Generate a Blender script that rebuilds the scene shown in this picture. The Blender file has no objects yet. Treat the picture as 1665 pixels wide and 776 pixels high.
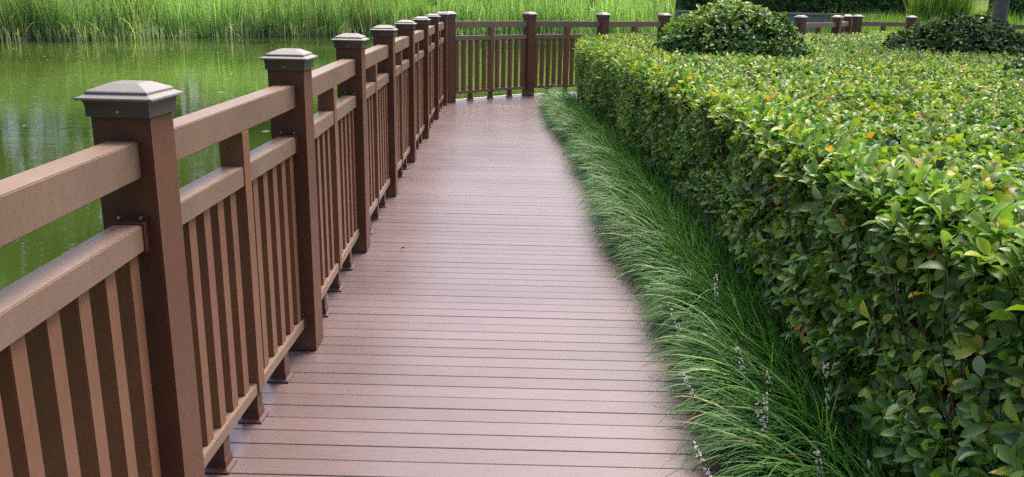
import bpy, bmesh, math, random
import numpy as np
from mathutils import Vector, Matrix

random.seed(7)
rng = np.random.default_rng(11)
scene = bpy.context.scene
C = scene.collection

# ------------------------------------------------------------------ camera
EYE = 1.40
F_PX, PITCH, ROLL = 1378.06, 0.278071, 0.0208628
def cam_axes(p, r):
    f = Vector((0, math.cos(p), -math.sin(p))); u = Vector((0, math.sin(p), math.cos(p))); ri = Vector((1, 0, 0))
    return math.cos(r)*ri + math.sin(r)*u, -math.sin(r)*ri + math.cos(r)*u, f
cr, cu, cf = cam_axes(PITCH, ROLL)
cam = bpy.data.cameras.new('camera'); cam_o = bpy.data.objects.new('camera', cam); C.objects.link(cam_o)
m = Matrix((( cr.x, cu.x, -cf.x, 0), (cr.y, cu.y, -cf.y, 0), (cr.z, cu.z, -cf.z, EYE), (0, 0, 0, 1)))
cam_o.matrix_world = m
cam.sensor_width = 36; cam.lens = 36*F_PX/1665; cam.clip_start = 0.05; cam.clip_end = 3000
scene.camera = cam_o

# ------------------------------------------------------------------ light
SUN_EL, SUN_AZ = math.radians(63), math.radians(30)       # azimuth from +Y towards +X
w = bpy.data.worlds.new("World"); scene.world = w; w.use_nodes = True
nt = w.node_tree; nt.nodes.clear()
sky = nt.nodes.new('ShaderNodeTexSky'); sky.sky_type = 'NISHITA'; sky.sun_disc = False
sky.sun_elevation = SUN_EL; sky.sun_rotation = SUN_AZ; sky.dust_density = 5.5; sky.air_density = 0.8; sky.ozone_density = 1.0
bg = nt.nodes.new('ShaderNodeBackground'); bg.inputs['Strength'].default_value = 0.15
wo = nt.nodes.new('ShaderNodeOutputWorld')
nt.links.new(sky.outputs[0], bg.inputs[0]); nt.links.new(bg.outputs[0], wo.inputs[0])
sl = bpy.data.lights.new('sun', 'SUN'); sl.energy = 1.8; sl.angle = math.radians(26); sl.color = (1.0, 0.91, 0.77)
so = bpy.data.objects.new('sun', sl); C.objects.link(so)
sd = Vector((math.sin(SUN_AZ)*math.cos(SUN_EL), math.cos(SUN_AZ)*math.cos(SUN_EL), math.sin(SUN_EL)))
so.rotation_euler = sd.to_track_quat('Z', 'Y').to_euler()
scene.view_settings.view_transform = 'Standard'; scene.view_settings.look = 'None'
scene.cycles.use_denoising = False; scene.cycles.use_adaptive_sampling = False; scene.render.filter_size = 1.45; scene.cycles.max_bounces = 8; scene.cycles.sample_clamp_indirect = 4
scene.view_settings.gamma = 1; scene.view_settings.exposure = 1.2

# ------------------------------------------------------------------ materials
def new_mat(name):
    mt = bpy.data.materials.new(name); mt.use_nodes = True
    n = mt.node_tree; b = n.nodes['Principled BSDF']; return mt, n, b
def noise(n, scale, detail=4, rough=.55, vec=None, coord='Object', stretch=None):
    t = n.nodes.new('ShaderNodeTexNoise'); t.inputs['Scale'].default_value = scale
    t.inputs['Detail'].default_value = detail; t.inputs['Roughness'].default_value = rough
    if vec is None:
        tc = n.nodes.new('ShaderNodeTexCoord'); vec = tc.outputs[coord]
    if stretch:
        mp = n.nodes.new('ShaderNodeMapping'); mp.inputs['Scale'].default_value = stretch
        n.links.new(vec, mp.inputs[0]); vec = mp.outputs[0]
    n.links.new(vec, t.inputs['Vector']); return t
def ramp(n, fac, stops):
    r = n.nodes.new('ShaderNodeValToRGB'); e = r.color_ramp.elements
    while len(e) < len(stops): e.new(.5)
    for i, (p, c) in enumerate(stops): e[i].position = p; e[i].color = (*c, 1)
    n.links.new(fac, r.inputs[0]); return r
def bump(n, b, h, strength, dist=.01):
    bp = n.nodes.new('ShaderNodeBump'); bp.inputs['Strength'].default_value = strength; bp.inputs['Distance'].default_value = dist
    n.links.new(h, bp.inputs['Height']); n.links.new(bp.outputs[0], b.inputs['Normal']); return bp
def mixc(n, a, b_, fac, mode='MIX'):
    mx = n.nodes.new('ShaderNodeMix'); mx.data_type = 'RGBA'; mx.blend_type = mode
    for s, v in ((mx.inputs[6], a), (mx.inputs[7], b_), (mx.inputs[0], fac)):
        if hasattr(v, 'is_output'): n.links.new(v, s)
        else: s.default_value = v if not isinstance(v, tuple) else (*v, 1)
    return mx.outputs[2]

def wood_mat(name, c0, c1, rough=.5, spec=.5, stretch=(30, 30, 2)):
    mt, n, b = new_mat(name)
    big = noise(n, 2.2, 3); fine = noise(n, 14, 5, .7, stretch=stretch); grit = noise(n, 420, 2, .6)
    r = ramp(n, fine.outputs[0], [(.3, c0), (.7, c1)])
    dirt = ramp(n, big.outputs[0], [(.35, (.86, .86, .86)), (.65, (1.08, 1.06, 1.04))])
    col = mixc(n, r.outputs[0], dirt.outputs[0], 1.0, 'MULTIPLY')
    gr = noise(n, 38, 5, .75); col = mixc(n, col, ramp(n, gr.outputs[0], [(.58, (1, 1, 1)), (.72, (.78, .77, .75))]).outputs[0], 1.0, 'MULTIPLY')
    dust = noise(n, 7, 5, .7); dm = ramp(n, dust.outputs[0], [(.55, (0, 0, 0)), (.75, (.22, .22, .22))]); col = mixc(n, col, (.33, .28, .24), dm.outputs[0])
    n.links.new(col, b.inputs['Base Color'])
    b.inputs['Roughness'].default_value = rough; b.inputs['Specular IOR Level'].default_value = spec
    bump(n, b, grit.outputs[0], .07, .002)
    return mt
M_POST = wood_mat('brown_composite', (.122, .052, .031), (.152, .070, .044), .5, .35)
M_RAIL = wood_mat('faded_composite', (.195, .126, .092), (.250, .170, .130), .38, .65)
M_BAL = wood_mat('baluster_composite', (.185, .083, .045), (.240, .117, .066), .45, .5)

def deck_mat():
    mt, n, b = new_mat('deck_board')
    at = n.nodes.new('ShaderNodeAttribute'); at.attribute_name = 'board'
    tc = n.nodes.new('ShaderNodeTexCoord')
    fine = noise(n, 9, 4, .6, vec=tc.outputs['Object'], stretch=(1.2, 28, 28))
    big = noise(n, 1.1, 4, .6, vec=tc.outputs['Object'])
    spot = noise(n, 26, 4, .7, vec=tc.outputs['Object'])
    r = ramp(n, fine.outputs[0], [(.3, (.118, .076, .074)), (.7, (.152, .106, .107))])
    v = n.nodes.new('ShaderNodeMapRange'); v.inputs['To Min'].default_value = .90; v.inputs['To Max'].default_value = 1.08
    n.links.new(at.outputs['Fac'], v.inputs[0])
    col = mixc(n, r.outputs[0], v.outputs[0], 1.0, 'MULTIPLY')
    dr = ramp(n, big.outputs[0], [(.3, (.84, .83, .84)), (.7, (1.08, 1.09, 1.12))])
    col = mixc(n, col, dr.outputs[0], 1.0, 'MULTIPLY')
    sr = ramp(n, spot.outputs[0], [(.62, (1, 1, 1)), (.74, (.80, .78, .76))])
    col = mixc(n, col, sr.outputs[0], 1.0, 'MULTIPLY')
    n.links.new(col, b.inputs['Base Color'])
    rr = n.nodes.new('ShaderNodeMapRange'); rr.inputs['To Min'].default_value = .30; rr.inputs['To Max'].default_value = .44
    n.links.new(big.outputs[0], rr.inputs[0]); n.links.new(rr.outputs[0], b.inputs['Roughness'])
    b.inputs['Specular IOR Level'].default_value = .7
    b.inputs['Coat Weight'].default_value = .22; b.inputs['Coat Roughness'].default_value = .27
    # the ribs pressed along each board
    wv = n.nodes.new('ShaderNodeTexWave'); wv.wave_type = 'BANDS'; wv.bands_direction = 'Y'; wv.inputs['Scale'].default_value = 38
    n.links.new(tc.outputs['Object'], wv.inputs['Vector'])
    ad = n.nodes.new('ShaderNodeMath'); ad.operation = 'ADD'
    n.links.new(wv.outputs['Fac'], ad.inputs[0]); n.links.new(fine.outputs[0], ad.inputs[1])
    bump(n, b, ad.outputs[0], .12, .0015)
    return mt
M_DECK = deck_mat()

def plain(name, col, rough=.6, spec=.5, metal=0, var=.12, nscale=12, bstr=.1):
    mt, n, b = new_mat(name)
    t = noise(n, nscale, 5, .6)
    r = ramp(n, t.outputs[0], [(.3, tuple(c*(1-var) for c in col)), (.7, tuple(min(1, c*(1+var)) for c in col))])
    n.links.new(r.outputs[0], b.inputs['Base Color'])
    b.inputs['Roughness'].default_value = rough; b.inputs['Specular IOR Level'].default_value = spec; b.inputs['Metallic'].default_value = metal
    bump(n, b, noise(n, nscale*12, 2).outputs[0], bstr, .003)
    return mt
M_CAP = plain('cast_grey_metal', (.215, .198, .188), .45, .6, .35, .10, 9, .12)
M_CAPD = plain('dark_grey_metal', (.105, .092, .082), .5, .5, .1, .12, 9, .1)
M_BRK = plain('red_brown_bracket', (.10, .040, .030), .45, .5, 0, .15, 20)
M_SCREW = plain('screw_steel', (.55, .55, .55), .3, .5, .9, .05)
M_EDGE = plain('pale_edge_strip', (.62, .60, .58), .55, .5, 0, .08, 3)
M_UNDER = plain('under_deck_dark', (.02, .015, .012), .9, .2)
M_CONC = plain('weathered_concrete', (.19, .185, .185), .85, .3, 0, .25, .9, .3)
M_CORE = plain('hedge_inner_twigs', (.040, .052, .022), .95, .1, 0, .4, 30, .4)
M_BARK = None
def bark():
    mt, n, b = new_mat('smooth_grey_bark')
    t = noise(n, 5, 6, .65, stretch=(1, 1, .35)); f = noise(n, 60, 4, .7, stretch=(1, 1, .25))
    r = ramp(n, t.outputs[0], [(.3, (.085, .082, .060)), (.55, (.15, .145, .115)), (.75, (.22, .21, .17))])
    n.links.new(r.outputs[0], b.inputs['Base Color']); b.inputs['Roughness'].default_value = .85
    bump(n, b, f.outputs[0], .5, .01); return mt
M_BARK = bark()

def foliage_mat(name, rough=.4, trans=.28, spec=.5, tint=(1.25, 1.35, .55)):
    """colour of every leaf comes from the leaf itself (attribute), with light passing through the blade"""
    mt, n, b = new_mat(name)
    at = n.nodes.new('ShaderNodeAttribute'); at.attribute_name = 'leaf_colour'
    n.links.new(at.outputs['Color'], b.inputs['Base Color'])
    b.inputs['Roughness'].default_value = rough; b.inputs['Specular IOR Level'].default_value = spec
    tr = n.nodes.new('ShaderNodeBsdfTranslucent')
    tc = mixc(n, at.outputs['Color'], tint, 1.0, 'MULTIPLY'); n.links.new(tc, tr.inputs[0])
    ms = n.nodes.new('ShaderNodeMixShader'); ms.inputs[0].default_value = trans
    out = n.nodes['Material Output']
    n.links.new(b.outputs[0], ms.inputs[1]); n.links.new(tr.outputs[0], ms.inputs[2]); n.links.new(ms.outputs[0], out.inputs['Surface'])
    return mt
M_LEAF = foliage_mat('hedge_leaf', .42, .34, .45)
M_SHRUB = foliage_mat('shrub_leaf', .48, .22, .4)
M_BLADE = foliage_mat('lily_turf_blade', .46, .25, .32)
M_REED = foliage_mat('reed_blade', .5, .35, .35)
M_TREE = foliage_mat('tree_leaf', .5, .3, .35)
M_PETAL = foliage_mat('pale_petal', .6, .45, .3, (1, 1, 1))

def ground_mat():
    mt, n, b = new_mat('ground_soil_and_turf')
    at = n.nodes.new('ShaderNodeAttribute'); at.attribute_name = 'turf'
    a = noise(n, 3, 6, .7); c = noise(n, .35, 4, .6); f = noise(n, 45, 3, .7)
    soil = ramp(n, a.outputs[0], [(.3, (.030, .022, .013)), (.7, (.075, .055, .035))])
    turf = ramp(n, c.outputs[0], [(.3, (.070, .130, .022)), (.7, (.150, .210, .045))])
    t2 = mixc(n, turf.outputs[0], ramp(n, f.outputs[0], [(.3, (.6, .65, .6)), (.7, (1.25, 1.2, 1.1))]).outputs[0], 1.0, 'MULTIPLY')
    n.links.new(mixc(n, soil.outputs[0], t2, at.outputs['Fac']), b.inputs['Base Color'])
    b.inputs['Roughness'].default_value = .95; b.inputs['Specular IOR Level'].default_value = .15
    bump(n, b, f.outputs[0], .6, .05); return mt
M_GROUND = ground_mat()

def water_mat():
    mt, n, b = new_mat('murky_pond_water')
    tc = n.nodes.new('ShaderNodeTexCoord')
    k = noise(n, .12, 3, .5, vec=tc.outputs['Object'])
    r = ramp(n, k.outputs[0], [(.36, (.010, .026, .004)), (.64, (.066, .098, .018))])  # murky greens; patches also paint in reflections of bright and dark trees
    n.links.new(r.outputs[0], b.inputs['Base Color'])
    b.inputs['Roughness'].default_value = .03; b.inputs['IOR'].default_value = 1.333; b.inputs['Specular IOR Level'].default_value = .5
    w1 = noise(n, 2.4, 3, .5, vec=tc.outputs['Object'], stretch=(.55, 1.5, 1)); w2 = noise(n, 11, 3, .6, vec=tc.outputs['Object'], stretch=(.5, 1.6, 1))
    patch = noise(n, .25, 2, .5, vec=tc.outputs['Object'])
    pm = n.nodes.new('ShaderNodeMapRange'); pm.inputs[1].default_value = .4; pm.inputs[2].default_value = .62; pm.inputs[3].default_value = .12; pm.inputs[4].default_value = .8
    n.links.new(patch.outputs[0], pm.inputs[0])
    m2 = n.nodes.new('ShaderNodeMath'); m2.operation = 'MULTIPLY'; n.links.new(w2.outputs[0], m2.inputs[0]); n.links.new(pm.outputs[0], m2.inputs[1])
    ad = n.nodes.new('ShaderNodeMath'); ad.operation = 'MULTIPLY_ADD'; n.links.new(m2.outputs[0], ad.inputs[0]); ad.inputs[1].default_value = .45
    n.links.new(w1.outputs[0], ad.inputs[2])
    bump(n, b, ad.outputs[0], .085, .05)
    return mt
M_WATER = water_mat()

# ------------------------------------------------------------------ helpers
def tag(o, label=None, cat=None, group=None, kind=None):
    if label: o['label'] = label
    if cat: o['category'] = cat
    if group: o['group'] = group
    if kind: o['kind'] = kind
    return o
def empty(name, loc=(0, 0, 0), rz=0, parent=None):
    o = bpy.data.objects.new(name, None); C.objects.link(o); o.location = loc; o.rotation_euler = (0, 0, rz); o.empty_display_size = .1
    if parent: o.parent = parent
    return o
def obj(name, bm, mats, parent=None, bev=0, smooth=False):
    me = bpy.data.meshes.new(name)
    if bev:
        bmesh.ops.bevel(bm, geom=list(bm.edges), offset=bev, segments=1, affect='EDGES', clamp_overlap=True)
    bmesh.ops.recalc_face_normals(bm, faces=bm.faces)
    bm.to_mesh(me); bm.free()
    for mt in (mats if isinstance(mats, (list, tuple)) else [mats]): me.materials.append(mt)
    if smooth: me.polygons.foreach_set('use_smooth', [True]*len(me.polygons))
    o = bpy.data.objects.new(name, me); C.objects.link(o)
    if parent: o.parent = parent
    return o
def box(bm, x0, x1, y0, y1, z0, z1, mi=0, bev=0):
    vs = [bm.verts.new(p) for p in ((x0, y0, z0), (x1, y0, z0), (x1, y1, z0), (x0, y1, z0), (x0, y0, z1), (x1, y0, z1), (x1, y1, z1), (x0, y1, z1))]
    fs = [bm.faces.new([vs[i] for i in q]) for q in ((0, 3, 2, 1), (4, 5, 6, 7), (0, 1, 5, 4), (1, 2, 6, 5), (2, 3, 7, 6), (3, 0, 4, 7))]
    for f in fs: f.material_index = mi
    if bev:
        es = list({e for f in fs for e in f.edges})
        r = bmesh.ops.bevel(bm, geom=es, offset=bev, segments=2, affect='EDGES', clamp_overlap=True)
        for f in r['faces']: f.material_index = mi
def np_mesh(name, verts, faces_list, mats, parent=None, col=None, colname='leaf_colour', smooth=False):
    """faces_list: list of (n,k) index arrays of constant k"""
    me = bpy.data.meshes.new(name)
    loops = np.concatenate([f.reshape(-1) for f in faces_list]).astype(np.int32)
    tot = np.concatenate([np.full(len(f), f.shape[1], np.int32) for f in faces_list])
    st = np.concatenate([[0], np.cumsum(tot)[:-1]]).astype(np.int32)
    me.vertices.add(len(verts)); me.loops.add(len(loops)); me.polygons.add(len(tot))
    me.vertices.foreach_set('co', np.asarray(verts, np.float32).reshape(-1))
    me.loops.foreach_set('vertex_index', loops)
    me.polygons.foreach_set('loop_start', st); me.polygons.foreach_set('loop_total', tot)
    if smooth: me.polygons.foreach_set('use_smooth', np.ones(len(tot), bool))
    me.update(calc_edges=True)
    if col is not None:
        if col.ndim == 2:
            a = me.attributes.new(colname, 'FLOAT_COLOR', 'POINT')
            c4 = np.concatenate([col, np.ones((len(col), 1))], 1).astype(np.float32); a.data.foreach_set('color', c4.reshape(-1))
        else:
            a = me.attributes.new(colname, 'FLOAT', 'POINT'); a.data.foreach_set('value', col.astype(np.float32))
    for mt in (mats if isinstance(mats, (list, tuple)) else [mats]): me.materials.append(mt)
    o = bpy.data.objects.new(name, me); C.objects.link(o)
    if parent: o.parent = parent
    return o
def nrm(v): return v/np.maximum(np.linalg.norm(v, axis=-1, keepdims=True), 1e-9)
def vnoise(x, y, s, seed=0):
    """smooth value noise, 2-D, -1..1"""
    r = np.random.default_rng(seed); T = r.uniform(-1, 1, (64, 64))
    u = np.asarray(x)/s; v = np.asarray(y)/s; i = np.floor(u).astype(int); j = np.floor(v).astype(int); fu = u-i; fv = v-j
    fu = fu*fu*(3-2*fu); fv = fv*fv*(3-2*fv)
    g = lambda a, b: T[a % 64, b % 64]
    return (g(i, j)*(1-fu)+g(i+1, j)*fu)*(1-fv)+(g(i, j+1)*(1-fu)+g(i+1, j+1)*fu)*fv

def leaves_geo(P, D, N, L, W, col, fold=.25, curl=.15, detail=True):
    """P base, D direction, N approx upper normal, L length, W half width -> verts, faces(list), colours"""
    D = nrm(D); S = nrm(np.cross(D, N)); N = np.cross(S, D); n = len(P)
    L = L[:, None]; W = W[:, None]
    if detail:
        ts = [.14, .38, .64, .86]; ws = [.55, .95, 1.0, .62]
        zc = lambda t: N*L*curl*(4*t*(1-t)*.45-.9*t*t*.55)
        row = [P]+[P+D*L*t+zc(t) for t in ts]+[P+D*L+zc(1.0)]
        wav = rng.normal(0, .12, (n, 1))
        for sg in (-1, 1):
            row += [P+D*L*(t-.02)+S*W*w_*sg+N*W*fold*2*w_*(1+sg*wav)+zc(t) for t, w_ in zip(ts, ws)]
        V = np.stack(row, 1).reshape(-1, 3); k = 14; b = (np.arange(n)*k)[:, None]
        T = np.concatenate([b+np.array([[0, 6, 1]]), b+np.array([[4, 9, 5]]), b+np.array([[0, 1, 10]]), b+np.array([[4, 5, 13]])])
        Q = np.concatenate([b+np.array([[1+q, 6+q, 7+q, 2+q]]) for q in range(3)]+[b+np.array([[1+q, 2+q, 11+q, 10+q]]) for q in range(3)])
        F = [T, Q]
    else:
        mid = P+D*L*.5; tp = P+D*L
        V = np.stack([P, mid-S*W+N*W*fold, tp, mid+S*W+N*W*fold], 1).reshape(-1, 3); k = 4
        b = (np.arange(n)*k)[:, None]; F = [np.concatenate([b+np.array([[0, 2, 1]]), b+np.array([[0, 3, 2]])])]
    return V, F, np.repeat(col, k, 0)
def merge(parts):
    V = []; C_ = []; F = {}; off = 0
    for v, f, c in parts:
        V.append(v); C_.append(c)
        for a in f: F.setdefault(a.shape[1], []).append(a+off)
        off += len(v)
    return np.concatenate(V), [np.concatenate(a) for a in F.values()], np.concatenate(C_)
def shoots(P, A, per, L0, spread, colf, detail=True, wl=.23, fold=.25, curl=.15):
    """leaf shoots: P tips' base points, A axes; 'per' leaves spiral up every shoot"""
    n = len(P); A = nrm(A)
    ref = np.where(np.abs(A[:, 2:3]) < .9, np.array([[0, 0, 1.]]), np.array([[1., 0, 0]]))
    U = nrm(np.cross(A, ref)); V_ = np.cross(A, U)
    ph0 = rng.uniform(0, 6.28, n)
    Ps, Ds, Ns, Ls, Ws = [], [], [], [], []
    for k in range(per):
        ph = ph0+k*2.4+rng.normal(0, .3, n); t = k/max(1, per-1)
        out = U*np.cos(ph)[:, None]+V_*np.sin(ph)[:, None]
        el = np.radians(rng.normal(spread*(1-t)+.45*spread*0, 14, n)+ 25*t+5)[:, None]
        d = out*np.cos(el)+A*np.sin(el); nn = A*np.cos(el)-out*np.sin(el)
        nn = nrm(nn+rng.normal(0, .28, (n, 3))); 
        l = L0*rng.uniform(.55, 1.15, n)*(1-.25*t)
        Ps.append(P+A*(l*.9*t*1.1)[:, None]+out*.006); Ds.append(d); Ns.append(nn); Ls.append(l); Ws.append(l*wl*rng.uniform(.8, 1.2, n))
    P2 = np.concatenate(Ps); col = colf(P2, np.tile(np.arange(n), per), np.repeat(np.arange(per)/max(1, per-1), n))
    return leaves_geo(P2, np.concatenate(Ds), np.concatenate(Ns), np.concatenate(Ls), np.concatenate(Ws), col, fold, curl, detail)

# ------------------------------------------------------------------ layout
POSTS_LEFT = [(-.880, -.85), (-.868, .52), (-.885, 1.965), (-.851, 3.245), (-.881, 4.615), (-.905, 5.985), (-.922, 7.30), (-.935, 8.59), (-.957, 9.97), (-.962, 11.27)]
POSTS_FAR = [(-.895, 11.60), (.19, 12.60), (1.31, 13.22), (2.36, 14.00), (3.56, 14.48), (4.81, 14.84), (5.75, 15.72), (6.38, 16.88)]
POSTS_RIGHT = [(6.62, 17.05), (7.82, 17.40), (9.12, 17.30), (10.42, 17.15), (11.7, 17.0)]
HEDGE_FACE = [(1.0, -3.0), (1.0, 0), (1.0, 1.5), (1.0, 3.0), (1.03, 4.2), (1.02, 5.2), (.99, 6.3), (.91, 7.8), (.82, 9.4), (.72, 10.6)]
HEDGE_FAR = [(.86, 11.25), (1.5, 12.0), (2.75, 13.1), (3.9, 14.1), (4.95, 14.45), (6.0, 15.4), (6.65, 16.4), (8.0, 17.0), (9.2, 16.95), (11.7, 16.6), (13.5, 15.9)]
HZ = .92
WATER_Z = -.55

# ------------------------------------------------------------------ ground
POND = np.array([(-.2, -30), (-.2, 11.2), (.5, 11.9), (1.3, 12.8), (3.6, 14.1), (5.2, 14.9), (6.3, 18), (8.0, 26), (7.6, 35), (3, 42.0), (-4, 43), (-8.1, 41.2), (-13.1, 38.0), (-15.3, 33.9), (-18.9, 31.8), (-36, 26), (-48, 5), (-44, -30)], float)
def sdist(px, py, poly):
    d = np.full(px.shape, 1e9); inside = np.zeros(px.shape, bool); n = len(poly)
    for i in range(n):
        a = poly[i]; b = poly[(i+1) % n]; e = b-a
        t = np.clip(((px-a[0])*e[0]+(py-a[1])*e[1])/(e@e), 0, 1)
        d = np.minimum(d, np.hypot(px-a[0]-t*e[0], py-a[1]-t*e[1]))
        c = ((a[1] > py) != (b[1] > py)) & (px < (b[0]-a[0])*(py-a[1])/(b[1]-a[1]+1e-12)+a[0])
        inside ^= c
    return np.where(inside, -d, d)
def land_z(x, y):
    x = np.asarray(x, float); y = np.asarray(y, float)
    s = sdist(x, y, POND)
    t = np.clip((s+1.0)/1.6, 0, 1); t = t*t*(3-2*t)
    near = np.clip((s)/1.2, 0, 1)
    far = np.clip((np.hypot(x, y)-18)/14, 0, 1)
    hi = -.06+far*(.25+.12*vnoise(x, y, 7, 3))+np.clip((x*.85+y*.52-23), 0, 30)*.085*np.clip((y-10)/8, 0, 1)*np.clip((x-4)/5, 0, 1)
    lo = -1.35
    # far shore: land comes out of the water gently
    shore = np.where((far > 0) & (s < 3), WATER_Z-.05+np.clip(s, 0, 3)/3*(hi-WATER_Z+.05), hi)
    hi = np.where(far > 0, shore, hi)
    return lo+(hi-lo)*t
g1 = np.concatenate([-np.geomspace(900, 62, 14), np.arange(-60, -6, 1.5), np.arange(-6, 20, .4), np.arange(20, 60, 1.5), np.geomspace(62, 900, 14)])
g2 = np.concatenate([-np.geomspace(900, 32, 12), np.arange(-30, 0, 1.5), np.arange(0, 20, .4), np.arange(20, 60, .9), np.geomspace(62, 900, 14)])
GX, GY = np.meshgrid(g1, g2); GZ = land_z(GX, GY)
nx, ny = len(g1), len(g2); idx = np.arange(nx*ny).reshape(ny, nx)
Q = np.stack([idx[:-1, :-1], idx[:-1, 1:], idx[1:, 1:], idx[1:, :-1]], -1).reshape(-1, 4)
dn = np.hypot(GX, GY)
turf = np.clip((dn-16.5)/1.5, 0, 1)*np.clip((sdist(GX, GY, POND)+.2)/1.0, 0, 1)
ground = np_mesh('ground', np.stack([GX, GY, GZ], -1).reshape(-1, 3), [Q], M_GROUND, col=turf.reshape(-1), colname='turf', smooth=True)
tag(ground, kind='structure')
bm = bmesh.new()
vs = [bm.verts.new(p) for p in ((-60, -31, WATER_Z), (10, -31, WATER_Z), (10, 46, WATER_Z), (-60, 46, WATER_Z))]; bm.faces.new(vs)
tag(obj('water', bm, M_WATER), kind='structure')

# ------------------------------------------------------------------ deck path
pitch = .0896
def offset_line(pts, d):
    out = []
    for i, p in enumerate(pts):
        a = Vector(pts[max(0, i-1)]); b = Vector(pts[min(len(pts)-1, i+1)]); t = (b-a).normalized(); out.append((p[0]-t.y*d, p[1]+t.x*d))
    return out
LEFT_EDGE = [(x-.13, y) for x, y in POSTS_LEFT] + offset_line(POSTS_FAR, .13) + offset_line(POSTS_RIGHT, .13)
LEFT_EDGE = [p for i, p in enumerate(LEFT_EDGE) if i not in (9, )]
LEFT_EDGE = [(-1.01, -3)] + LEFT_EDGE[1:]
RIGHT_EDGE = [(.80, -3.0), (.80, 6.0), (.74, 8.0), (.66, 9.6), (.58, 11.1), (.80, 11.6), (1.4, 12.25), (2.7, 13.35), (3.85, 14.2), (4.9, 14.6), (5.9, 15.5), (6.6, 16.6), (8.2, 17.05), (9.5, 17.08)]
def x_at(line, y):
    ys = [p[1] for p in line]; best = None
    for a, b in zip(line[:-1], line[1:]):
        if a[1] <= y <= b[1] and b[1] > a[1]:
            best = a[0]+(b[0]-a[0])*(y-a[1])/(b[1]-a[1]); break
    return best
bm = bmesh.new(); bl = bm.verts.layers.float.new('board')
y = -1.6
while y < 16.9:
    for _ in (0,):
        y0, y1 = y+.0016, y+pitch-.0016
        a0, a1, b0, b1 = x_at(LEFT_EDGE, y0), x_at(LEFT_EDGE, y1), x_at(RIGHT_EDGE, y0), x_at(RIGHT_EDGE, y1)
        if None in (a0, a1, b0, b1) or b0 <= a0 or b1 <= a1: continue
        val = random.random(); dz = random.uniform(-.0008, .0008); sk = -.009
        n0 = len(bm.verts)
        f = lambda xx, yy: yy+xx*sk
        bev = .002
        top = [(a0, f(a0, y0)+bev, dz), (b0, f(b0, y0)+bev, dz), (b1, f(b1, y1)-bev, dz), (a1, f(a1, y1)-bev, dz)]
        mid = [(a0, f(a0, y0), -bev+dz), (b0, f(b0, y0), -bev+dz), (b1, f(b1, y1), -bev+dz), (a1, f(a1, y1), -bev+dz)]
        bot = [(p[0], p[1], -.022) for p in mid]
        R_ = [[bm.verts.new(p) for p in ring] for ring in (top, mid, bot)]
        for ring in R_:
            for v in ring: v[bl] = val
        bm.faces.new(R_[0])
        for A_, B_ in ((R_[0], R_[1]), (R_[1], R_[2])):
            for i in range(4): bm.faces.new((A_[i], B_[i], B_[(i+1) % 4], A_[(i+1) % 4]))
        bm.faces.new(R_[2][::-1])
    y += pitch
deck = obj('path', bm, M_DECK); tag(deck, kind='structure')
# dark sheet standing in for the shade under it, and the pale strip that closes its outer edge
def strip(line, w0, w1, z0, z1, name, mat, parent):
    bm = bmesh.new(); A = offset_line(line, w0); B = offset_line(line, w1); prev = None
    for a, b in zip(A, B):
        ring = [bm.verts.new((*a, z0)), bm.verts.new((*b, z0)), bm.verts.new((*b, z1)), bm.verts.new((*a, z1))]
        if prev:
            for i in range(4): bm.faces.new((prev[i], prev[(i+1) % 4], ring[(i+1) % 4], ring[i]))
        else: bm.faces.new(ring)
        prev = ring
    bm.faces.new(prev[::-1]); return obj(name, bm, mat, parent)
under = [p for p in LEFT_EDGE]
bm = bmesh.new(); prev = None
for yy in np.arange(-1.6, 16.6, .4):
    a, b = x_at(LEFT_EDGE, yy), x_at(RIGHT_EDGE, yy)
    if a is None or b is None or b <= a: continue
    ring = [bm.verts.new((a+.01, yy, -.030)), bm.verts.new((b-.01, yy, -.030))]
    if prev: bm.faces.new((prev[0], prev[1], ring[1], ring[0]))
    prev = ring
obj('under_deck_shade', bm, M_UNDER, deck)
strip(LEFT_EDGE, .045, .003, -.16, .006, 'edge_strip', M_EDGE, deck)

# ------------------------------------------------------------------ railing
PW = .133; TOP_R = (.984, 1.068); MID_R = (.816, .878); BOT_R = (.108, .146)
def post_mesh():
    bm = bmesh.new(); box(bm, -PW/2, PW/2, -PW/2, PW/2, .001, 1.135, 0, .003); me = obj('railing_post', bm, M_POST); return me
def cap_bm():
    bm = bmesh.new()
    prof = [(.0725, 1.122, 1), (.0725, 1.142, 1), (.0745, 1.154, 1), (.0770, 1.159, 1), (.0865, 1.1595, 1), (.0880, 1.1615, 0), (.0870, 1.165, 0),
            (.0720, 1.171, 0), (.0712, 1.172, 0), (.0707, 1.1765, 0), (.0685, 1.179, 0), (.0350, 1.1935, 0), (.0300, 1.1945, 0)]
    prev = None
    for h, z, mi in prof:
        ring = [bm.verts.new((sx*h, sy*h, z)) for sx, sy in ((-1, -1), (1, -1), (1, 1), (-1, 1))]
        if prev:
            for i in range(4):
                f = bm.faces.new((prev[i], prev[(i+1) % 4], ring[(i+1) % 4], ring[i])); f.material_index = mi
        else:
            bm.faces.new(ring[::-1]).material_index = 1
        prev = ring
    bm.faces.new(prev).material_index = 0
    return bm
def screw_bm(spots):
    bm = bmesh.new()
    for (x, y, z, ax) in spots:
        rot = Matrix.Rotation(math.pi/2, 4, ax) if ax else Matrix.Identity(4)
        bmesh.ops.create_cone(bm, cap_ends=True, segments=8, radius1=.0045, radius2=.0036, depth=.004, matrix=Matrix.Translation((x, y, z)) @ rot)
    return bm
CACHE = {}
def shared(key, make):
    if key not in CACHE:
        CACHE[key] = make(); return CACHE[key]
    o = CACHE[key].copy(); C.objects.link(o); return o
def place(o, parent, loc=(0, 0, 0), rz=0):
    o.parent = parent; o.location = loc; o.rotation_euler = (0, 0, rz); return o
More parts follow.
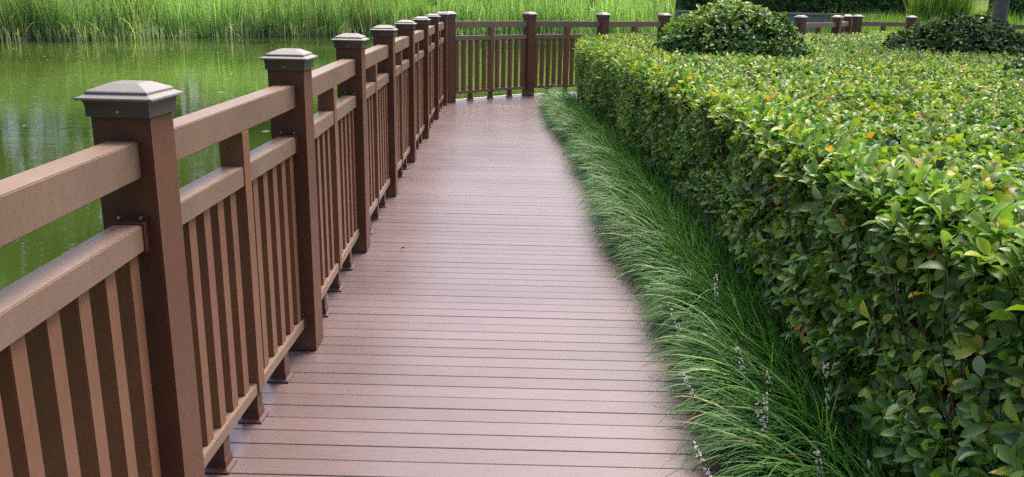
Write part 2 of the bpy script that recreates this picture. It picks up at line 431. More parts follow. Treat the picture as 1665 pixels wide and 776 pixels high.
def cap_obj(): return obj('post_cap', cap_bm(), [M_CAP, M_CAPD])
def capscrew_obj(): return obj('screw', screw_bm([(0, -.0735, 1.134, 'X')]), M_SCREW)
BAL = .050
def member(w, z0, z1, dy=0, wy=None):
    bm = bmesh.new(); wy = wy or w; box(bm, -w/2, w/2, -wy/2+dy, wy/2+dy, z0, z1, 0, .002); return bm
def foot_bm():
    bm = bmesh.new(); s = .026
    box(bm, -s, s, -s, s, .012, BOT_R[0]+.0, 0, .0015)
    prev = None
    for h, z in ((.040, .0015), (.040, .006), (.030, .014), (.029, .040)):
        ring = [bm.verts.new((sx*h, sy*h, z)) for sx, sy in ((-1, -1), (1, -1), (1, 1), (-1, 1))]
        if prev:
            for i in range(4): bm.faces.new((prev[i], prev[(i+1) % 4], ring[(i+1) % 4], ring[i])).material_index = 1
        else: bm.faces.new(ring[::-1]).material_index = 1
        prev = ring
    bm.faces.new(prev).material_index = 1
    return bm
def bracket_bm(hw, z0, z1):
    """U-shaped bracket at x=0 (post face), reaching +x over the rail end, with a screw flange against the post"""
    bm = bmesh.new(); t = .003; L = .024; g = .001
    box(bm, 0.001, L, -hw-t-g, hw+t+g, z1+g, z1+g+t, 0)
    box(bm, 0.001, L, hw+g, hw+g+t, z0-.004, z1+g, 0)
    box(bm, 0.001, L, -hw-g-t, -hw-g, z0-.004, z1+g, 0)
    box(bm, 0.0005, .004, -hw-.006, hw+.006, z1+g+t, z1+.019, 0)
    for sy in (-1, 1): bmesh.ops.create_cone(bm, cap_ends=True, segments=8, radius1=.0045, radius2=.0035, depth=.004, matrix=Matrix.Translation((.006, sy*hw*.75, z1+.012)) @ Matrix.Rotation(math.pi/2, 4, 'Y'))
    for f in bm.faces:
        if len(f.verts) != 4 or f.calc_area() < 2.5e-5: f.material_index = 1
    return bm
def railing(name, pts, label, angles=None):
    root = empty(name, (pts[0][0], pts[0][1], 0)); tag(root, label, 'railing', 'brown boardwalk railings')
    o0 = Vector((pts[0][0], pts[0][1], 0)); n = len(pts)
    for i, p in enumerate(pts):
        a = Vector(pts[max(0, i-1)]); b = Vector(pts[min(n-1, i+1)]); d = b-a; ang = math.atan2(d.y, d.x)-math.pi/2
        po = place(shared('post', post_mesh), root, Vector((*p, 0))-o0, ang)
        po.rotation_euler = (random.uniform(-.004, .004), random.uniform(-.004, .004), ang); cp = place(shared('cap', cap_obj), po, (0, 0, 0), random.uniform(-.025, .025)); place(shared('capscrew', capscrew_obj), po)
    for (a, b) in zip(pts[:-1], pts[1:]):
        A = Vector((*a, 0)); B = Vector((*b, 0)); d = B-A; L = d.length; ang = math.atan2(d.y, d.x)
        if L < .5: continue
        pn = empty('railing_panel', A-o0, ang, root)
        e = PW/2+.001                      # rails butt against the post faces
        x0, x1 = e, L-e
        if ang < math.radians(80): x0 -= .02; x1 += .02
        bm = bmesh.new(); box(bm, x0, x1, -.035, .035, *TOP_R, 0, .0025); obj('top_rail', bm, M_RAIL, pn)
        bm = bmesh.new(); box(bm, x0, x1, -.034, .034, *MID_R, 0, .0025); obj('middle_rail', bm, M_RAIL, pn)
        bm = bmesh.new(); box(bm, x0, x1, -.032, .032, *BOT_R, 0, .002); obj('bottom_rail', bm, M_RAIL, pn)
        mid = L/2; sp = (L-PW)/11.0
        place(shared('midpost', lambda: obj('middle_post', member(.060, BOT_R[0]-.002, TOP_R[0]-.0005, 0, .074), M_BAL)), pn, (mid, 0, 0))
        for k in range(1, 6):
            for s in (-1, 1):
                place(shared('bal', lambda: obj('baluster', member(BAL, BOT_R[1], MID_R[0]-.0005, 0, .045), M_BAL)), pn, (mid+s*k*sp, 0, 0))
        for k in (-3, 0, 3):
            place(shared('foot', lambda: obj('foot', foot_bm(), [M_POST, M_BRK])), pn, (mid+k*sp, 0, 0))
        for key, hw, zz in (('bm', .034, MID_R), ('bb', .032, BOT_R)):
            place(shared(key, lambda hw=hw, zz=zz: obj('bracket', bracket_bm(hw, *zz), [M_BRK, M_SCREW])), pn, (x0, 0, 0))
            place(shared(key, None), pn, (x1, 0, 0), math.pi)
    return root
railing('railing', POSTS_LEFT, 'brown composite railing with grey capped posts running straight along the pond side of the deck')
railing('railing', POSTS_FAR, 'brown railing that curves across the far end of the boardwalk and on behind the hedge')
railing('railing', POSTS_RIGHT, 'short far stretch of brown railing between the second rounded shrub and the grassy bank')

# ------------------------------------------------------------------ hedge bed
def poly_inside(x, y, P): return sdist(x, y, np.array(P, float))
HPOLY = HEDGE_FACE + HEDGE_FAR + [(13.5, -3.0)]
def pal(cols, wts, n):
    cols = np.array(cols); i = rng.choice(len(cols), n, p=np.array(wts)/sum(wts)); c = cols[i]
    return c*rng.uniform(.8, 1.2, (n, 1))*rng.uniform(.93, 1.07, (n, 3))
G_DARK = [(.034, .088, .018), (.055, .135, .026), (.080, .175, .032)]
G_MID = [(.13, .25, .045), (.19, .31, .065)]
G_YEL = [(.24, .34, .045), (.36, .42, .06)]
G_ORG = [(.40, .26, .05), (.33, .14, .06), (.46, .36, .09)]
G_PALE = [(.20, .31, .16)]
def hedge_col(yel, gain=1.0):
    def f(P, sid, t):
        n = len(P)
        c = pal(G_DARK+G_MID, [1.5, 2.5, 3.5, 4, 3], n)
        yv = yel(P); pick = rng.random(sid.max()+1)[sid]      # the young shoots turn yellow together
        m1 = (pick < yv*(.5+.6*t)); c[m1] = pal(G_MID+G_YEL, [1, 2, 3, 1.5], m1.sum())
        m2 = (pick < yv*.24*(t > .5)) | (rng.random(n) < .006); c[m2] = pal(G_ORG+G_YEL, [2, .8, 2, 2, 2], m2.sum())
        m3 = rng.random(n) < .05; c[m3] = pal(G_PALE, [1], m3.sum())
        return c*gain
    return f
hedge = empty('hedge', (1.0, 4, 0)); tag(hedge, 'large clipped hedge with glossy green and yellowing leaves beside the boardwalk', 'hedge')
parts = []
def top_z(x, y): return HZ-.03+.022*vnoise(x, y, .45, 1)+.03*vnoise(x, y, 1.7, 2)
def top_layer(n, region, L0, per, det, depth=.07, wl=.24):
    x0, x1, y0, y1 = region
    x = rng.uniform(x0, x1, n); y = rng.uniform(y0, y1, n); s = poly_inside(x, y, HPOLY)
    vis = (s < -.01) & (x < .68*y+1.0)
    x = x[vis]; y = y[vis]; s = s[vis]
    z = top_z(x, y)-rng.random(len(x))**1.3*depth-.03-np.clip(.05+s, 0, .06)*.8
    A = np.stack([rng.normal(0, .35, len(x)), rng.normal(-.05, .35, len(x)), np.ones(len(x))], 1)
    yel = lambda P: .48+.22*np.clip(vnoise(P[:, 0], P[:, 1], .5, 5), -.6, 1)+.42*np.clip((P[:, 1]-11.6+(P[:, 0]-1)*-.3)/2.2, 0, 1)+.40*np.exp(-np.abs(poly_inside(P[:, 0], P[:, 1], HPOLY))/.35)*np.clip(P[:, 1]/4-.6, 0.15, 1)*np.clip(3.2-P[:, 0], 0, 1)
    parts.append(shoots(np.stack([x, y, z], 1), A, per, L0, 22, hedge_col(yel), det, wl))
top_layer(5200, (.95, 3.4, 1.0, 3.6), .060, 7, True, wl=.27)
top_layer(13000, (.7, 5.5, 3.2, 7.2), .054, 6, True, wl=.26)
top_layer(30000, (.6, 13, 6.8, 17.2), .064, 5, False)
# the side facing the walk
def side_layer(n, t0, t1, L0, per, det, depth=.14):
    F = np.array(HEDGE_FACE+HEDGE_FAR[:4]); seg = np.hypot(*np.diff(F, axis=0).T); cum = np.concatenate([[0], np.cumsum(seg)])
    t = rng.uniform(t0, t1, n); i = np.clip(np.searchsorted(cum, t)-1, 0, len(seg)-1); u = (t-cum[i])/seg[i]
    p = F[i]+(F[i+1]-F[i])*u[:, None]; tan = (F[i+1]-F[i])/seg[i][:, None]; out = np.stack([-tan[:, 1], tan[:, 0]], 1)
    z = HZ*(1-rng.random(n)**1.05)-.02
    prot = -.045+.035*vnoise(t, z, .35, 8)+.05*vnoise(t, z, 1.1, 9)-rng.random(n)**1.2*depth-.05*np.clip(z-HZ+.09, 0, .1)/.1
    prot -= .10*np.clip((.35-z)/.35, 0, 1)
    q = p+out*prot[:, None]
    A = np.concatenate([out*rng.uniform(.5, 1.1, (n, 1)), rng.uniform(.15, 1.1, (n, 1))], 1)+rng.normal(0, .33, (n, 3))
    yel = lambda P: .12+.35*np.clip((P[:, 2]-.72)/.2, 0, 1)+.10*np.clip(vnoise(P[:, 1], P[:, 2], .3, 12), 0, 1)+.1*np.clip((P[:, 1]-6)/4, 0, 1)
    parts.append(shoots(np.concatenate([q, z[:, None]], 1), A, per, L0, 18, hedge_col(yel, 1.3), det))  # side leaves coloured lighter to make up for weak fill light
side_layer(3900, 3.6, 7.2, .066, 6, True)
side_layer(5200, 6.4, 10.5, .056, 6, True)
side_layer(7000, 10, 15.5, .060, 5, False)
V, F_, Cc = merge(parts)
np_mesh('foliage', V, F_, M_LEAF, hedge, Cc, smooth=True).matrix_parent_inverse = Matrix.Translation((-1.0, -4, 0))
# dense twiggy inside
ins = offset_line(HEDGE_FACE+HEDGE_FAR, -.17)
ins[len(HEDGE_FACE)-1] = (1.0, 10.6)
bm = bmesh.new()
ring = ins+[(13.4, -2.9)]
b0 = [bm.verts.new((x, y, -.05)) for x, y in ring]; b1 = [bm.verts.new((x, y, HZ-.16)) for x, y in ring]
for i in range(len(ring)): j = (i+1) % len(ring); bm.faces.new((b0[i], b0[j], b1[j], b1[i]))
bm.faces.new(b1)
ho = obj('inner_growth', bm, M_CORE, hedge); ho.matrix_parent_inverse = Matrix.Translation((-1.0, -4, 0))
# twigs near the face
def sticks(P, Q, r, seg=4):
    n = len(P); D = nrm(Q-P); ref = np.tile([[.3, .5, .81]], (n, 1)); U = nrm(np.cross(D, ref)); W = np.cross(D, U); V = []
    for k in range(seg):
        a = 2*math.pi*k/seg; o_ = (U*math.cos(a)+W*math.sin(a))*r[:, None]; V += [P+o_, Q+o_*.6]
    V = np.stack(V, 1).reshape(-1, 3); b = (np.arange(n)*2*seg)[:, None]
    return V, np.concatenate([b+np.array([[2*k, 2*((k+1) % seg), 2*((k+1) % seg)+1, 2*k+1]]) for k in range(seg)])
n = 1500; yy = rng.uniform(1.2, 10.5, n); xf = np.interp(yy, [p[1] for p in HEDGE_FACE], [p[0] for p in HEDGE_FACE])
P = np.stack([xf+rng.uniform(.04, .16, n), yy, rng.uniform(.0, .6, n)], 1); Qp = P+np.stack([rng.uniform(-.10, .02, n), rng.normal(0, .06, n), rng.uniform(.12, .30, n)], 1)
V, Fq = sticks(P, Qp, rng.uniform(.0015, .004, n))
np_mesh('twigs', V, [Fq], plain('twig_bark', (.13, .10, .075), .9, .2, 0, .3, 30), hedge).matrix_parent_inverse = Matrix.Translation((-1.0, -4, 0))

# ------------------------------------------------------------------ rounded shrubs standing in the hedge
def shrub(x, y, rx, ry, h, label, light=0.0, n=1500, gain=1.0):
    root = empty('rounded_shrub', (x, y, 0)); tag(root, label, 'shrub', 'rounded shrubs rising out of the hedge')
    ps = []
    for k, (m_, rad) in enumerate(((n, 1.0), (n//2, .88))):
        u = rng.uniform(0, 2*math.pi, m_); cz = rng.random(m_)**.8; sz = np.sqrt(1-cz*cz)
        d = np.stack([np.cos(u)*sz, np.sin(u)*sz, cz], 1)
        bump_ = 1+.07*vnoise(u*2, cz*3, .9, int(x*10))+.05*vnoise(u*5, cz*6, .9, 4)
        P = d*np.array([rx, ry, h-.62])*(rad*bump_*rng.uniform(.88, 1.03, m_))[:, None]+np.array([0, 0, .58])
        A = nrm(d*np.array([1/rx, 1/ry, 1/(h-.6)]))+np.array([0, 0, .35])+rng.normal(0, .35, (m_, 3))
        def cf(P, sid, t):
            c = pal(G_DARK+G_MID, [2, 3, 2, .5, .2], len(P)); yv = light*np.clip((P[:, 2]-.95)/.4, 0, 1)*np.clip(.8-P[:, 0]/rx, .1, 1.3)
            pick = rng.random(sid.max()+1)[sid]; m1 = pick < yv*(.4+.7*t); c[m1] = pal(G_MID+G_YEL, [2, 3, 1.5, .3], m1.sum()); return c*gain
        ps.append(shoots(P, A, 6, .075, 15, cf, True, .25))
    V, F_, Cc = merge(ps); np_mesh('foliage', V, F_, M_SHRUB, root, Cc, smooth=True)
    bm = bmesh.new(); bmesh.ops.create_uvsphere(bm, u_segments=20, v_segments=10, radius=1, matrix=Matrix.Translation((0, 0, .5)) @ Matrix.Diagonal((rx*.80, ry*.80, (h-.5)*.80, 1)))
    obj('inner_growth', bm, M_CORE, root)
    bm = bmesh.new()
    for k in range(5):
        a = k*1.25; bmesh.ops.create_cone(bm, cap_ends=True, segments=7, radius1=.02, radius2=.012, depth=.65, matrix=Matrix.Translation((.07*math.cos(a), .07*math.sin(a), .27)) @ Matrix.Rotation(.2, 4, Vector((-math.sin(a), math.cos(a), 0))))
    obj('stems', bm, M_BARK, root)
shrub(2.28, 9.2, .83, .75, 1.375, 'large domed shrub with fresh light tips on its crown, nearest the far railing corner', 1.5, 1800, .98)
shrub(5.28, 10.4, .90, .75, 1.27, 'wide low dark green shrub at the foot of the slim tree trunk', .12, 1700, .8)
shrub(4.42, 6.6, .62, .6, 1.16, 'dark shrub cut off by the right edge, closest of the rounded shrubs', .1, 1100)

# ------------------------------------------------------------------ lily turf along the deck
def blades(P, az, L, w, lean0, bend, seg, col, curl_z=0):
    """ribbons that rise from P, lean along azimuth az and arch over"""
    n = len(P); d = np.stack([np.cos(az), np.sin(az), np.zeros(n)], 1); s = np.stack([-np.sin(az), np.cos(az), np.zeros(n)], 1)
    cur = P.copy(); ang = lean0.copy(); rows = []; tw = rng.normal(0, .5, n)
    for k in range(seg+1):
        t = k/seg; ww = w*(1-.15*t if t < .5 else (1-t)*1.85+.02)
        sv = s*np.cos(tw*t)[:, None]+np.array([0, 0, 1.])*np.sin(tw*t)[:, None]
        rows += [cur-sv*ww[:, None], cur+sv*ww[:, None]]
        cur = cur+(d*np.sin(ang)[:, None]+np.array([0, 0, 1.])*np.cos(ang)[:, None])*(L/seg)[:, None]
        ang = ang+bend/seg
    V = np.stack(rows, 1).reshape(-1, 3); k2 = 2*(seg+1); b = (np.arange(n)*k2)[:, None]
    F = np.concatenate([b+np.array([[2*k, 2*k+1, 2*k+3, 2*k+2]]) for k in range(seg)])
    return V, [F], np.repeat(col, k2, 0)
B_COL = [(.022, .090, .018), (.045, .160, .032), (.095, .245, .050), (.22, .38, .12), (.44, .38, .15)]
def turf_edge(y): return np.interp(y, [1, 4.0, 6.5, 8, 9.6, 11.2], [.94, .89, .84, .78, .69, .63])
ps = []
for (n_t, y0, y1, per, wd) in ((115, 1.1, 3.6, 62, .0050), (200, 3.4, 7.0, 54, .0052), (300, 6.8, 11.35, 44, .0052)):
    ty = rng.uniform(y0, y1, n_t); row = rng.integers(0, 3, n_t); tx = turf_edge(ty)-.035+row*.07+rng.normal(0, .02, n_t)
    sc = rng.uniform(.75, 1.15, n_t)
    N_ = n_t*per; ti = np.repeat(np.arange(n_t), per)
    P = np.stack([tx[ti]+rng.normal(0, .022, N_), ty[ti]+rng.normal(0, .028, N_), np.full(N_, -.05)], 1)
    az = math.pi+.12+np.repeat(rng.normal(0, .55, n_t), per)+rng.normal(0, .50, N_)
    L = rng.uniform(.24, .50, N_)*sc[ti]
    ps.append(blades(P, az, L, np.full(N_, wd)*rng.uniform(.6, 1.25, N_), np.abs(rng.normal(.28, .22, N_)), rng.uniform(1.3, 2.7, N_), 8, pal(B_COL, [4, 5, 4, 1.3, .35], N_)*np.repeat(rng.uniform(.75, 1.25, n_t), per)[:, None]))
# tufts standing up against the hedge
N_ = 6500; yy = rng.uniform(1.3, 11.2, N_); yy = 1.3+(yy-1.3)*rng.random(N_)**.35
P = np.stack([turf_edge(yy)+rng.uniform(.0, .2, N_), yy, np.full(N_, -.05)], 1)
ps.append(blades(P, math.pi+rng.normal(.2, 1.1, N_), rng.uniform(.3, .48, N_), .0032+yy*.0002, np.abs(rng.normal(.12, .15, N_)), rng.uniform(.5, 1.4, N_), 6, pal(B_COL, [4, 4, 3, .8, .1], N_)))
V, F_, Cc = merge(ps)
tag(np_mesh('lily_turf', V, F_, M_BLADE, None, Cc), 'dark green grass-like lily turf arching over the right edge of the deck', 'ground cover', kind='stuff')

# flower spikes of the lily turf
def flower_spike(x, y, h, az, lean):
    root = empty('flower_spike', (x, y, -.04)); tag(root, 'slender spike of tiny whitish blossoms rising out of the lily turf', 'flower spike', 'pale flower spikes in the lily turf')
    d = np.array([math.cos(az)*math.sin(lean), math.sin(az)*math.sin(lean), math.cos(lean)])
    V, Fq = sticks(np.array([[0, 0, 0.]]), (d*h)[None], np.array([.0022]), 5); np_mesh('stem', V, [Fq], M_BLADE, root, np.tile([[.12, .13, .07]], (len(V), 1)))
    n = int(16+10*random.random()); t = rng.uniform(.62, 1.0, n); P = d*h*t[:, None]; ph = rng.uniform(0, 6.28, n)
    D = np.stack([np.cos(ph), np.sin(ph), rng.uniform(-.2, .7, n)], 1); parts_ = []
    for k in range(5):     # each blossom: five small petals
        a = k*1.2566; S = nrm(np.cross(D, [[0, 0, 1.]])); W = np.cross(nrm(D), S)
        dd = nrm(D)*.6+S*math.cos(a)+W*math.sin(a)
        parts_.append(leaves_geo(P+nrm(D)*.004, dd, nrm(D), np.full(n, .0072), np.full(n, .0030), pal([(.80, .76, .80), (.86, .84, .84), (.66, .58, .70)], [3, 4, 1], n), detail=False))
    V, F_, Cc = merge(parts_); np_mesh('blossoms', V, F_, M_PETAL, root, Cc)
for q_, (x, y, h, az, ln) in enumerate([(.80, 2.30, .42, 3.4, .15), (.83, 2.24, .37, 3.0, .3), (.76, 2.42, .40, 3.3, .3), (.98, 2.26, .46, 3.1, .1), (.92, 2.05, .36, 3.5, .2), (.86, 1.98, .34, 2.9, .25),
    (1.0, 1.95, .36, 3.3, .15), (.70, 2.55, .36, 3.0, .4), (.80, 3.05, .42, 3.2, .2), (.76, 3.15, .38, 3.5, .3), (.88, 3.3, .46, 3.0, .1), (.84, 3.45, .42, 3.3, .2), (.90, 3.75, .45, 3.1, .15), (.80, 3.9, .36, 3.2, .35),
    (.74, 2.85, .34, 3.3, .35), (.66, 2.10, .36, 3.4, .3), (.88, 4.2, .42, 3.1, .2), (.93, 2.9, .44, 3.0, .1), (.72, 3.6, .36, 3.0, .4), (.86, 2.60, .42, 3.3, .22), (.78, 2.12, .38, 2.8, .28), (.9, 4.7, .42, 3.2, .2), (.95, 2.5, .42, 3.2, .2), (.83, 1.85, .34, 3.2, .2)]):
    if q_ % 3 != 2 and y < 3.35: flower_spike(x, y, h*random.uniform(.78, .98), az, ln*random.uniform(.8, 2.2))

# ------------------------------------------------------------------ reeds across the pond, meadow, far vegetation
R_COL = [(.10, .25, .08), (.22, .41, .14), (.36, .53, .20), (.50, .62, .28), (.68, .64, .44)]
shore = np.array([(-34, 26.8), (-18.9, 31.8), (-15.3, 33.9), (-13.1, 38.0), (-8.1, 41.2), (-4, 43), (3, 42.0), (7.6, 35)], float)
def along(poly, t):
    seg = np.hypot(*np.diff(poly, axis=0).T); cum = np.concatenate([[0], np.cumsum(seg)]); t = t*cum[-1]
    i = np.clip(np.searchsorted(cum, t, side='right')-1, 0, len(seg)-1); u = (t-cum[i])/seg[i]
    tan = (poly[i+1]-poly[i])/seg[i][:, None]; return poly[i]+(poly[i+1]-poly[i])*u[:, None], np.stack([-tan[:, 1], tan[:, 0]], 1)
ps = []
def reeds(n, d0, d1, h0, h1, wts, wdt=.013, seg=4, bendm=.7):
    p, out = along(shore, rng.random(n)); dep = d0+(d1-d0)*rng.random(n)**1.3
    q = p+out*(dep+.7*vnoise(p[:, 0]+p[:, 1], dep, 1.6, 21))[:, None]
    cl = vnoise(q[:, 0], q[:, 1], 1.1, 22); h = rng.uniform(h0, h1, n)*(1+.16*cl)
    P = np.concatenate([q, np.maximum(land_z(q[:, 0], q[:, 1]), WATER_Z-.05)[:, None]], 1)
    c = pal(R_COL, wts, n)*(1+.22*vnoise(q[:, 0], q[:, 1], 2.3, 23)+.25*vnoise(q[:, 0], q[:, 1]*.3, 4.5, 24))[:, None]
    ps.append(blades(P, rng.uniform(0, 6.28, n), h, np.full(n, wdt)*rng.uniform(.7, 1.4, n), np.abs(rng.normal(.05, .09, n)), rng.uniform(.0, bendm, n)+(rng.random(n) < .12)*1.0, seg, c))
reeds(26000, -.25, 3.2, 1.5, 2.6, [3, 4, 4, 2.2, .5])
reeds(9000, -.35, 1.4, .6, 1.4, [2, 4, 3, 1.5, 2.4])
reeds(2600, -.7, .3, .25, .9, [1, 2, 2, 2, 3], .016, 4, 1.3)
reeds(14000, 2.5, 6.5, 2.2, 3.2, [2, 3, 4, 3, .4], .018)
reeds(700, -.5, .3, .5, 1.3, [0, 0, 0, 1, 6], .016, 4, 1.9)
n = 2600; x = 5.0+3.2*rng.random(n)**1.6; y = rng.uniform(30.2, 31.1, n)
ps.append(blades(np.stack([x, y, land_z(x, y)], 1), rng.uniform(0, 6.28, n), rng.uniform(1.6, 2.6, n)*(1-.14*(x-5)), np.full(n, .013), np.abs(rng.normal(.06, .09, n)), rng.uniform(0, .8, n), 4, pal(R_COL, [4, 4, 2, 1, .3], n)))
V, F_, Cc = merge(ps)
tag(np_mesh('reeds', V, F_, M_REED, None, Cc), 'tall green reeds lining the far bank of the pond', 'reeds', kind='stuff')

# meadow grass on the right bank beyond the railing
ps = []
n = 30000; x = rng.uniform(4.5, 30, n); y = rng.uniform(16.5, 34, n)
keep = (sdist(x, y, POND) > .1) & (x > .26*y) & (x < .75*y) & (sdist(x, y, np.array(POSTS_FAR[3:]+POSTS_RIGHT+[(13, 10), (3, 10)], float)) > .3) & ~((x > 15.5) & (y > 20) & (vnoise(x, y, 2.5, 40) > -.9))
x = x[keep]; y = y[keep]; n = len(x)
P = np.stack([x, y, land_z(x, y)-.02], 1)
ps.append(blades(P, rng.uniform(0, 6.28, n), rng.uniform(.35, .95, n)*np.clip(1+.5*vnoise(x, y, 1.8, 41), .5, 1.6), np.full(n, .010), np.abs(rng.normal(.1, .1, n)), rng.uniform(.1, .9, n), 3, pal([(.085, .19, .03), (.14, .26, .045), (.22, .32, .06), (.30, .36, .08)], [3, 4, 3, 1.4], n)))
n = 26000; x = rng.uniform(9, 30, n); y = rng.uniform(16.5, 36, n); keep = (sdist(x, y, np.array(POSTS_RIGHT+[(13, 10), (3, 10)], float)) > .3) & (x > .5*y) & (x < .8*y); x = x[keep]; y = y[keep]; n = len(x)
ps.append(blades(np.stack([x, y, land_z(x, y)-.01], 1), rng.uniform(0, 6.28, n), rng.uniform(.08, .22, n), np.full(n, .012), np.abs(rng.normal(.2, .2, n)), rng.uniform(.1, .9, n), 2, pal([(.13, .24, .035), (.18, .29, .045), (.24, .33, .06)], [3, 4, 2], n)))
n = 9000; x = rng.uniform(8.2, 14.5, n); y = rng.uniform(24, 29.3, n)
ps.append(blades(np.stack([x, y, land_z(x, y)-.02], 1), rng.uniform(0, 6.28, n), rng.uniform(.45, .95, n)*np.clip(.78+.35*vnoise(x, y, 1.2, 47)+.05*(x-8), .4, 1.25), np.full(n, .011), np.abs(rng.normal(.08, .1, n)), rng.uniform(.1, .8, n), 3, pal([(.11, .25, .05), (.18, .32, .07), (.28, .40, .09)], [3, 4, 3], n)))
V, F_, Cc = merge(ps)
tag(np_mesh('meadow_grass', V, F_, M_REED, None, Cc), 'long sunlit grass on the bank beyond the far railing', 'grass', kind='stuff')

# clump of tall yellow-green reeds
def reed_clump(x, y, r, h, n):
    a = rng.uniform(0, 6.28, n); rr = r*np.sqrt(rng.random(n)); px = rr*np.cos(a)*1.5; py = rr*np.sin(a)
    z = land_z(x+px, y+py)
    V, F_, Cc = blades(np.stack([px, py, z], 1), rng.uniform(0, 6.28, n), rng.uniform(.6, 1, n)*h, np.full(n, .013), np.abs(rng.normal(.06, .08, n)), rng.uniform(0, .8, n), 5, pal([(.18, .29, .07), (.26, .35, .10), (.12, .23, .05)], [3, 2, 2], n))
    o = np_mesh('reed_clump', V, F_, M_REED, None, Cc); o.location = (x, y, 0)
    tag(o, 'tall yellow-green clump of reeds between the dark hedge and the lawn', 'plant')
reed_clump(12.75, 26.5, .55, 2.4, 1500)

# low concrete wall and clipped hedges behind it
bm = bmesh.new()
WL = [(5.4, 29.7), (7.5, 30.0), (10.5, 30.2), (12.6, 30.2)]
prev = None
for (x, y) in WL:
    prof = [(-.14, -.4), (-.14, .99), (-.18, .99), (-.18, 1.06), (.18, 1.06), (.18, .99), (.14, .99), (.14, -.4)]
    ring = [bm.verts.new((x, y+a, b)) for a, b in prof]
    if prev:
        for i in range(len(ring)): bm.faces.new((prev[i], prev[(i+1) % len(ring)], ring[(i+1) % len(ring)], ring[i]))
    else: bm.faces.new(ring)
    prev = ring
bm.faces.new(prev[::-1]); tag(obj('low_wall', bm, M_CONC), 'low grey concrete wall on the bank in front of the dark far hedge', 'wall')
def far_hedge(x0, y0, x1, y1, wd, h, label, n, base=0):
    root = empty('clipped_hedge', ((x0+x1)/2, (y0+y1)/2, 0)); tag(root, label, 'hedge')
    c = np.array([(x0+x1)/2, (y0+y1)/2]); d = np.array([x1-x0, y1-y0]); L = np.hypot(*d); d = d/L; o_ = np.array([-d[1], d[0]])
    zb = float(land_z(*c))+base
    u = rng.uniform(-L/2, L/2, n); f = rng.random(n); side = f < .55
    v = np.where(side, -wd/2+rng.random(n)*.2, rng.uniform(-wd/2, wd/2, n)); z = np.where(side, rng.uniform(0, h, n), h-rng.random(n)*.2)+.05*vnoise(u, v, .8, 31)
    P = np.stack([d[0]*u+o_[0]*v, d[1]*u+o_[1]*v, zb+z], 1)
    A = np.stack([np.where(side, -o_[0], 0), np.where(side, -o_[1], 0), np.where(side, .4, 1.)], 1)+rng.normal(0, .4, (n, 3))
    V, F_, Cc = shoots(P, A, 4, .14, 20, lambda P, s, t: pal(G_DARK, [3, 3, 1.5], len(P)), False, .3)
    np_mesh('foliage', V, F_, M_SHRUB, root, Cc)
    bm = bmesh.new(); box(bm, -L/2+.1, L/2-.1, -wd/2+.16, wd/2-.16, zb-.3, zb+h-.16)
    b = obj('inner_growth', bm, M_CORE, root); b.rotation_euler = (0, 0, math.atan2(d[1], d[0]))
far_hedge(5.7, 31.6, 14.6, 31.9, 1.3, 2.2, 'tall dark clipped hedge standing behind the low grey wall', 4200)
far_hedge(16.6, 31.0, 23.5, 30.0, 1.0, .75, 'low dark clipped hedge on the grassy slope beside the tree trunk', 2200)

# ------------------------------------------------------------------ trees
def tube(bm, pts, rads, seg=10):
    prev = None
    for i, (p, r) in enumerate(zip(pts, rads)):
        a = Vector(pts[max(0, i-1)]); b = Vector(pts[min(len(pts)-1, i+1)]); t = (b-a).normalized()
        u = t.cross(Vector((.2, 1, .1))).normalized(); v = t.cross(u)
        ring = [bm.verts.new(Vector(p)+(u*math.cos(2*math.pi*k/seg)+v*math.sin(2*math.pi*k/seg))*r) for k in range(seg)]
        if prev:
            for k in range(seg): bm.faces.new((prev[k], prev[(k+1) % seg], ring[(k+1) % seg], ring[k]))
        prev = ring
def slim_tree(x, y):
    root = empty('tree', (x, y, 0)); tag(root, 'slim grey-barked tree rising behind the low dark shrub', 'tree')
    bm = bmesh.new()
    lean = .035
    tube(bm, [(0, 0, -.1), (.01, 0, .2), (lean*.6, 0, .8), (lean*1.5, .02, 1.6), (.10, .03, 2.6), (.16, .02, 3.6), (.2, .0, 4.8)], [.125, .105, .098, .088, .080, .065, .035], 16)
    tips = []
    for k in range(9):
        a = k*2.4; z0 = 2.5+k*.22; L = 1.5-.06*k
        e = (.12+math.cos(a)*L, math.sin(a)*L, z0+.9+.1*k); m_ = (.12+math.cos(a)*L*.45, math.sin(a)*L*.45, z0+.55)
        tube(bm, [(.12, .02, z0), m_, e], [.035, .024, .008], 8); tips.append(e); tips.append(m_)
    tips.append((.2, 0, 5.2))
    obj('trunk', bm, M_BARK, root, smooth=True)
    ps = []
    for e in tips:
        m_ = 260; d = nrm(rng.normal(0, 1, (m_, 3))); P = np.array(e)+d*(rng.random(m_)**.5)[:, None]*np.array([.75, .75, .5])
        ps.append(shoots(P, rng.normal(0, 1, (m_, 3))+np.array([0, 0, .3]), 3, .11, 20, lambda P, s, t: pal(G_DARK+G_MID, [2, 3, 3, 2, 1], len(P)), False, .28))
    V, F_, Cc = merge(ps); np_mesh('crown', V, F_, M_TREE, root, Cc)
slim_tree(6.42, 11.75)

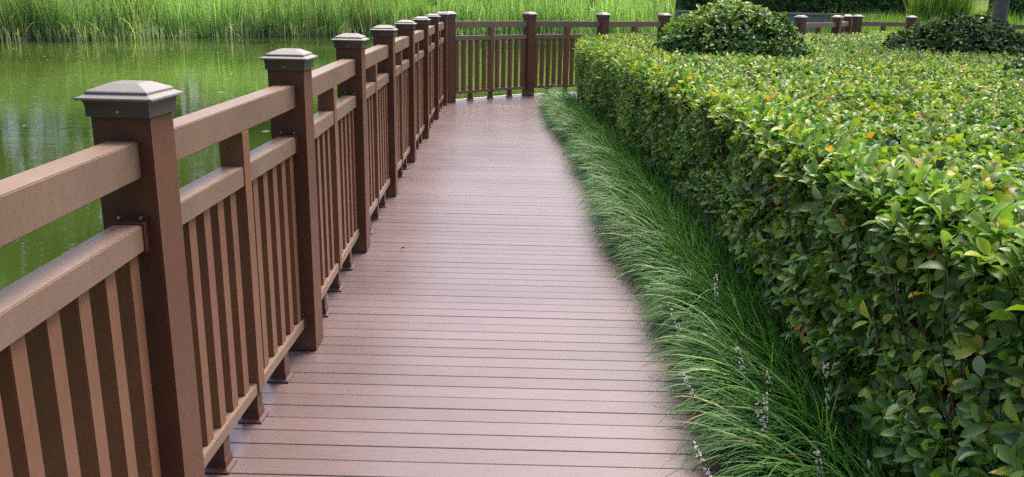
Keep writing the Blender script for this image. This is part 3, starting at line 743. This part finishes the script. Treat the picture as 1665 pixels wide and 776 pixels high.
def woodland():
    ps = []; bm = bmesh.new()
    specs = []
    for i in range(22):                                  # unseen trees added behind the camera to darken the faces turned towards it
        az = math.radians(100+i*115/21); specs.append((rng.uniform(9, 15), az, rng.uniform(9, 14)))
    for i in range(30+len(specs)):
        az = -1.15+i*(1.75/29)+rng.normal(0, .02); R0 = rng.uniform(50, 62); x = R0*math.sin(az); y = R0*math.cos(az)
        if az < -.45: R0 = rng.uniform(44, 52); x = R0*math.sin(az); y = R0*math.cos(az)
        H = rng.uniform(8, 15)+(5 if az < -.35 else 0); r = rng.uniform(2.4, 4.0)+(.8 if az < -.35 else 0)
        if i < 30 and -.16 < az < .36: H = rng.uniform(5, 6.5)
        if i >= 30: R0, az, H = specs[i-30]; x = R0*math.sin(az); y = R0*math.cos(az); r = 2.6
        zb = float(land_z(x, y))
        tube(bm, [(x, y, zb-.2), (x+.1, y, zb+H*.4), (x, y, zb+H*.8)], [.28, .2, .06], 7)
        n = 1500; d = nrm(rng.normal(0, 1, (n, 3))); rad = rng.random(n)**.4*(1+.25*vnoise(d[:, 0]*3+i, d[:, 2]*3, .8, i))
        P = np.array([x, y, zb+H*.56])+d*rad[:, None]*np.array([r, r, H*.46])
        base = np.array([(.030, .070, .015), (.055, .110, .022), (.16, .24, .04)][(i*7 % 5) % 3])
        cc = base*rng.uniform(.7, 1.4, (n, 1))
        ps.append(leaves_geo(P, rng.normal(0, 1, (n, 3)), rng.normal(0, 1, (n, 3))+np.array([0, 0, .8]), rng.uniform(.4, .8, n), rng.uniform(.15, .3, n), cc, detail=False))
    V, F_, Cc = merge(ps)
    o = np_mesh('woodland_and_shade_trees', V, F_, M_TREE, None, Cc); tag(o, 'belt of trees far behind the reeds, seen mirrored in the pond, plus unseen trees added behind the camera for shade', 'woods', kind='stuff')
    obj('trunks', bm, M_BARK, o)
woodland()

# ------------------------------------------------------------------ litter on the deck
M_DEAD = plain('dead_leaf_brown', (.16, .085, .035), .8, .2, 0, .3, 60)
def dead_leaf(x, y, L, rz, label):
    V, F_, Cc = leaves_geo(np.zeros((1, 3)), np.array([[1., 0, .05]]), np.array([[0, 0, 1.]]), np.array([L]), np.array([L*.22]), np.ones((1, 3)), .5, .5)
    V[:, 2] -= V[:, 2].min(); o = np_mesh('dead_leaf', V, F_, M_DEAD, None, smooth=True); o.location = (x, y, .003); o.rotation_euler = (0, 0, rz)
    tag(o, label, 'dead leaf')
dead_leaf(.60, 2.98, .075, .3, 'curled brown leaf lying on the deck under the tips of the lily turf')
dead_leaf(-.60, 4.60, .035, 2.9, 'tiny dark leaf on open deck boards to the right of the third railing post')

# bits of leaf and scum afloat on the pond
n = 260; x = rng.uniform(-17, -1.6, n); y = rng.uniform(2, 36, n); k = (sdist(x, y, POND) < -.5) & (x < -1.4); x = x[k]; y = y[k]; n = len(x)
V, F_, Cc = leaves_geo(np.stack([x, y, np.full(n, WATER_Z+.006)], 1), np.stack([rng.normal(0, 1, n), rng.normal(0, .5, n), np.zeros(n)], 1), np.tile([[0, 0, 1.]], (n, 1)), rng.uniform(.04, .16, n), rng.uniform(.015, .05, n), pal([(.45, .46, .36), (.30, .30, .14), (.20, .26, .08)], [2, 2, 1], n), .03, .03, False)
tag(np_mesh('floating_litter', V, F_, M_REED, None, Cc), 'scattered bits of leaf floating on the green pond', 'leaf litter', kind='stuff')
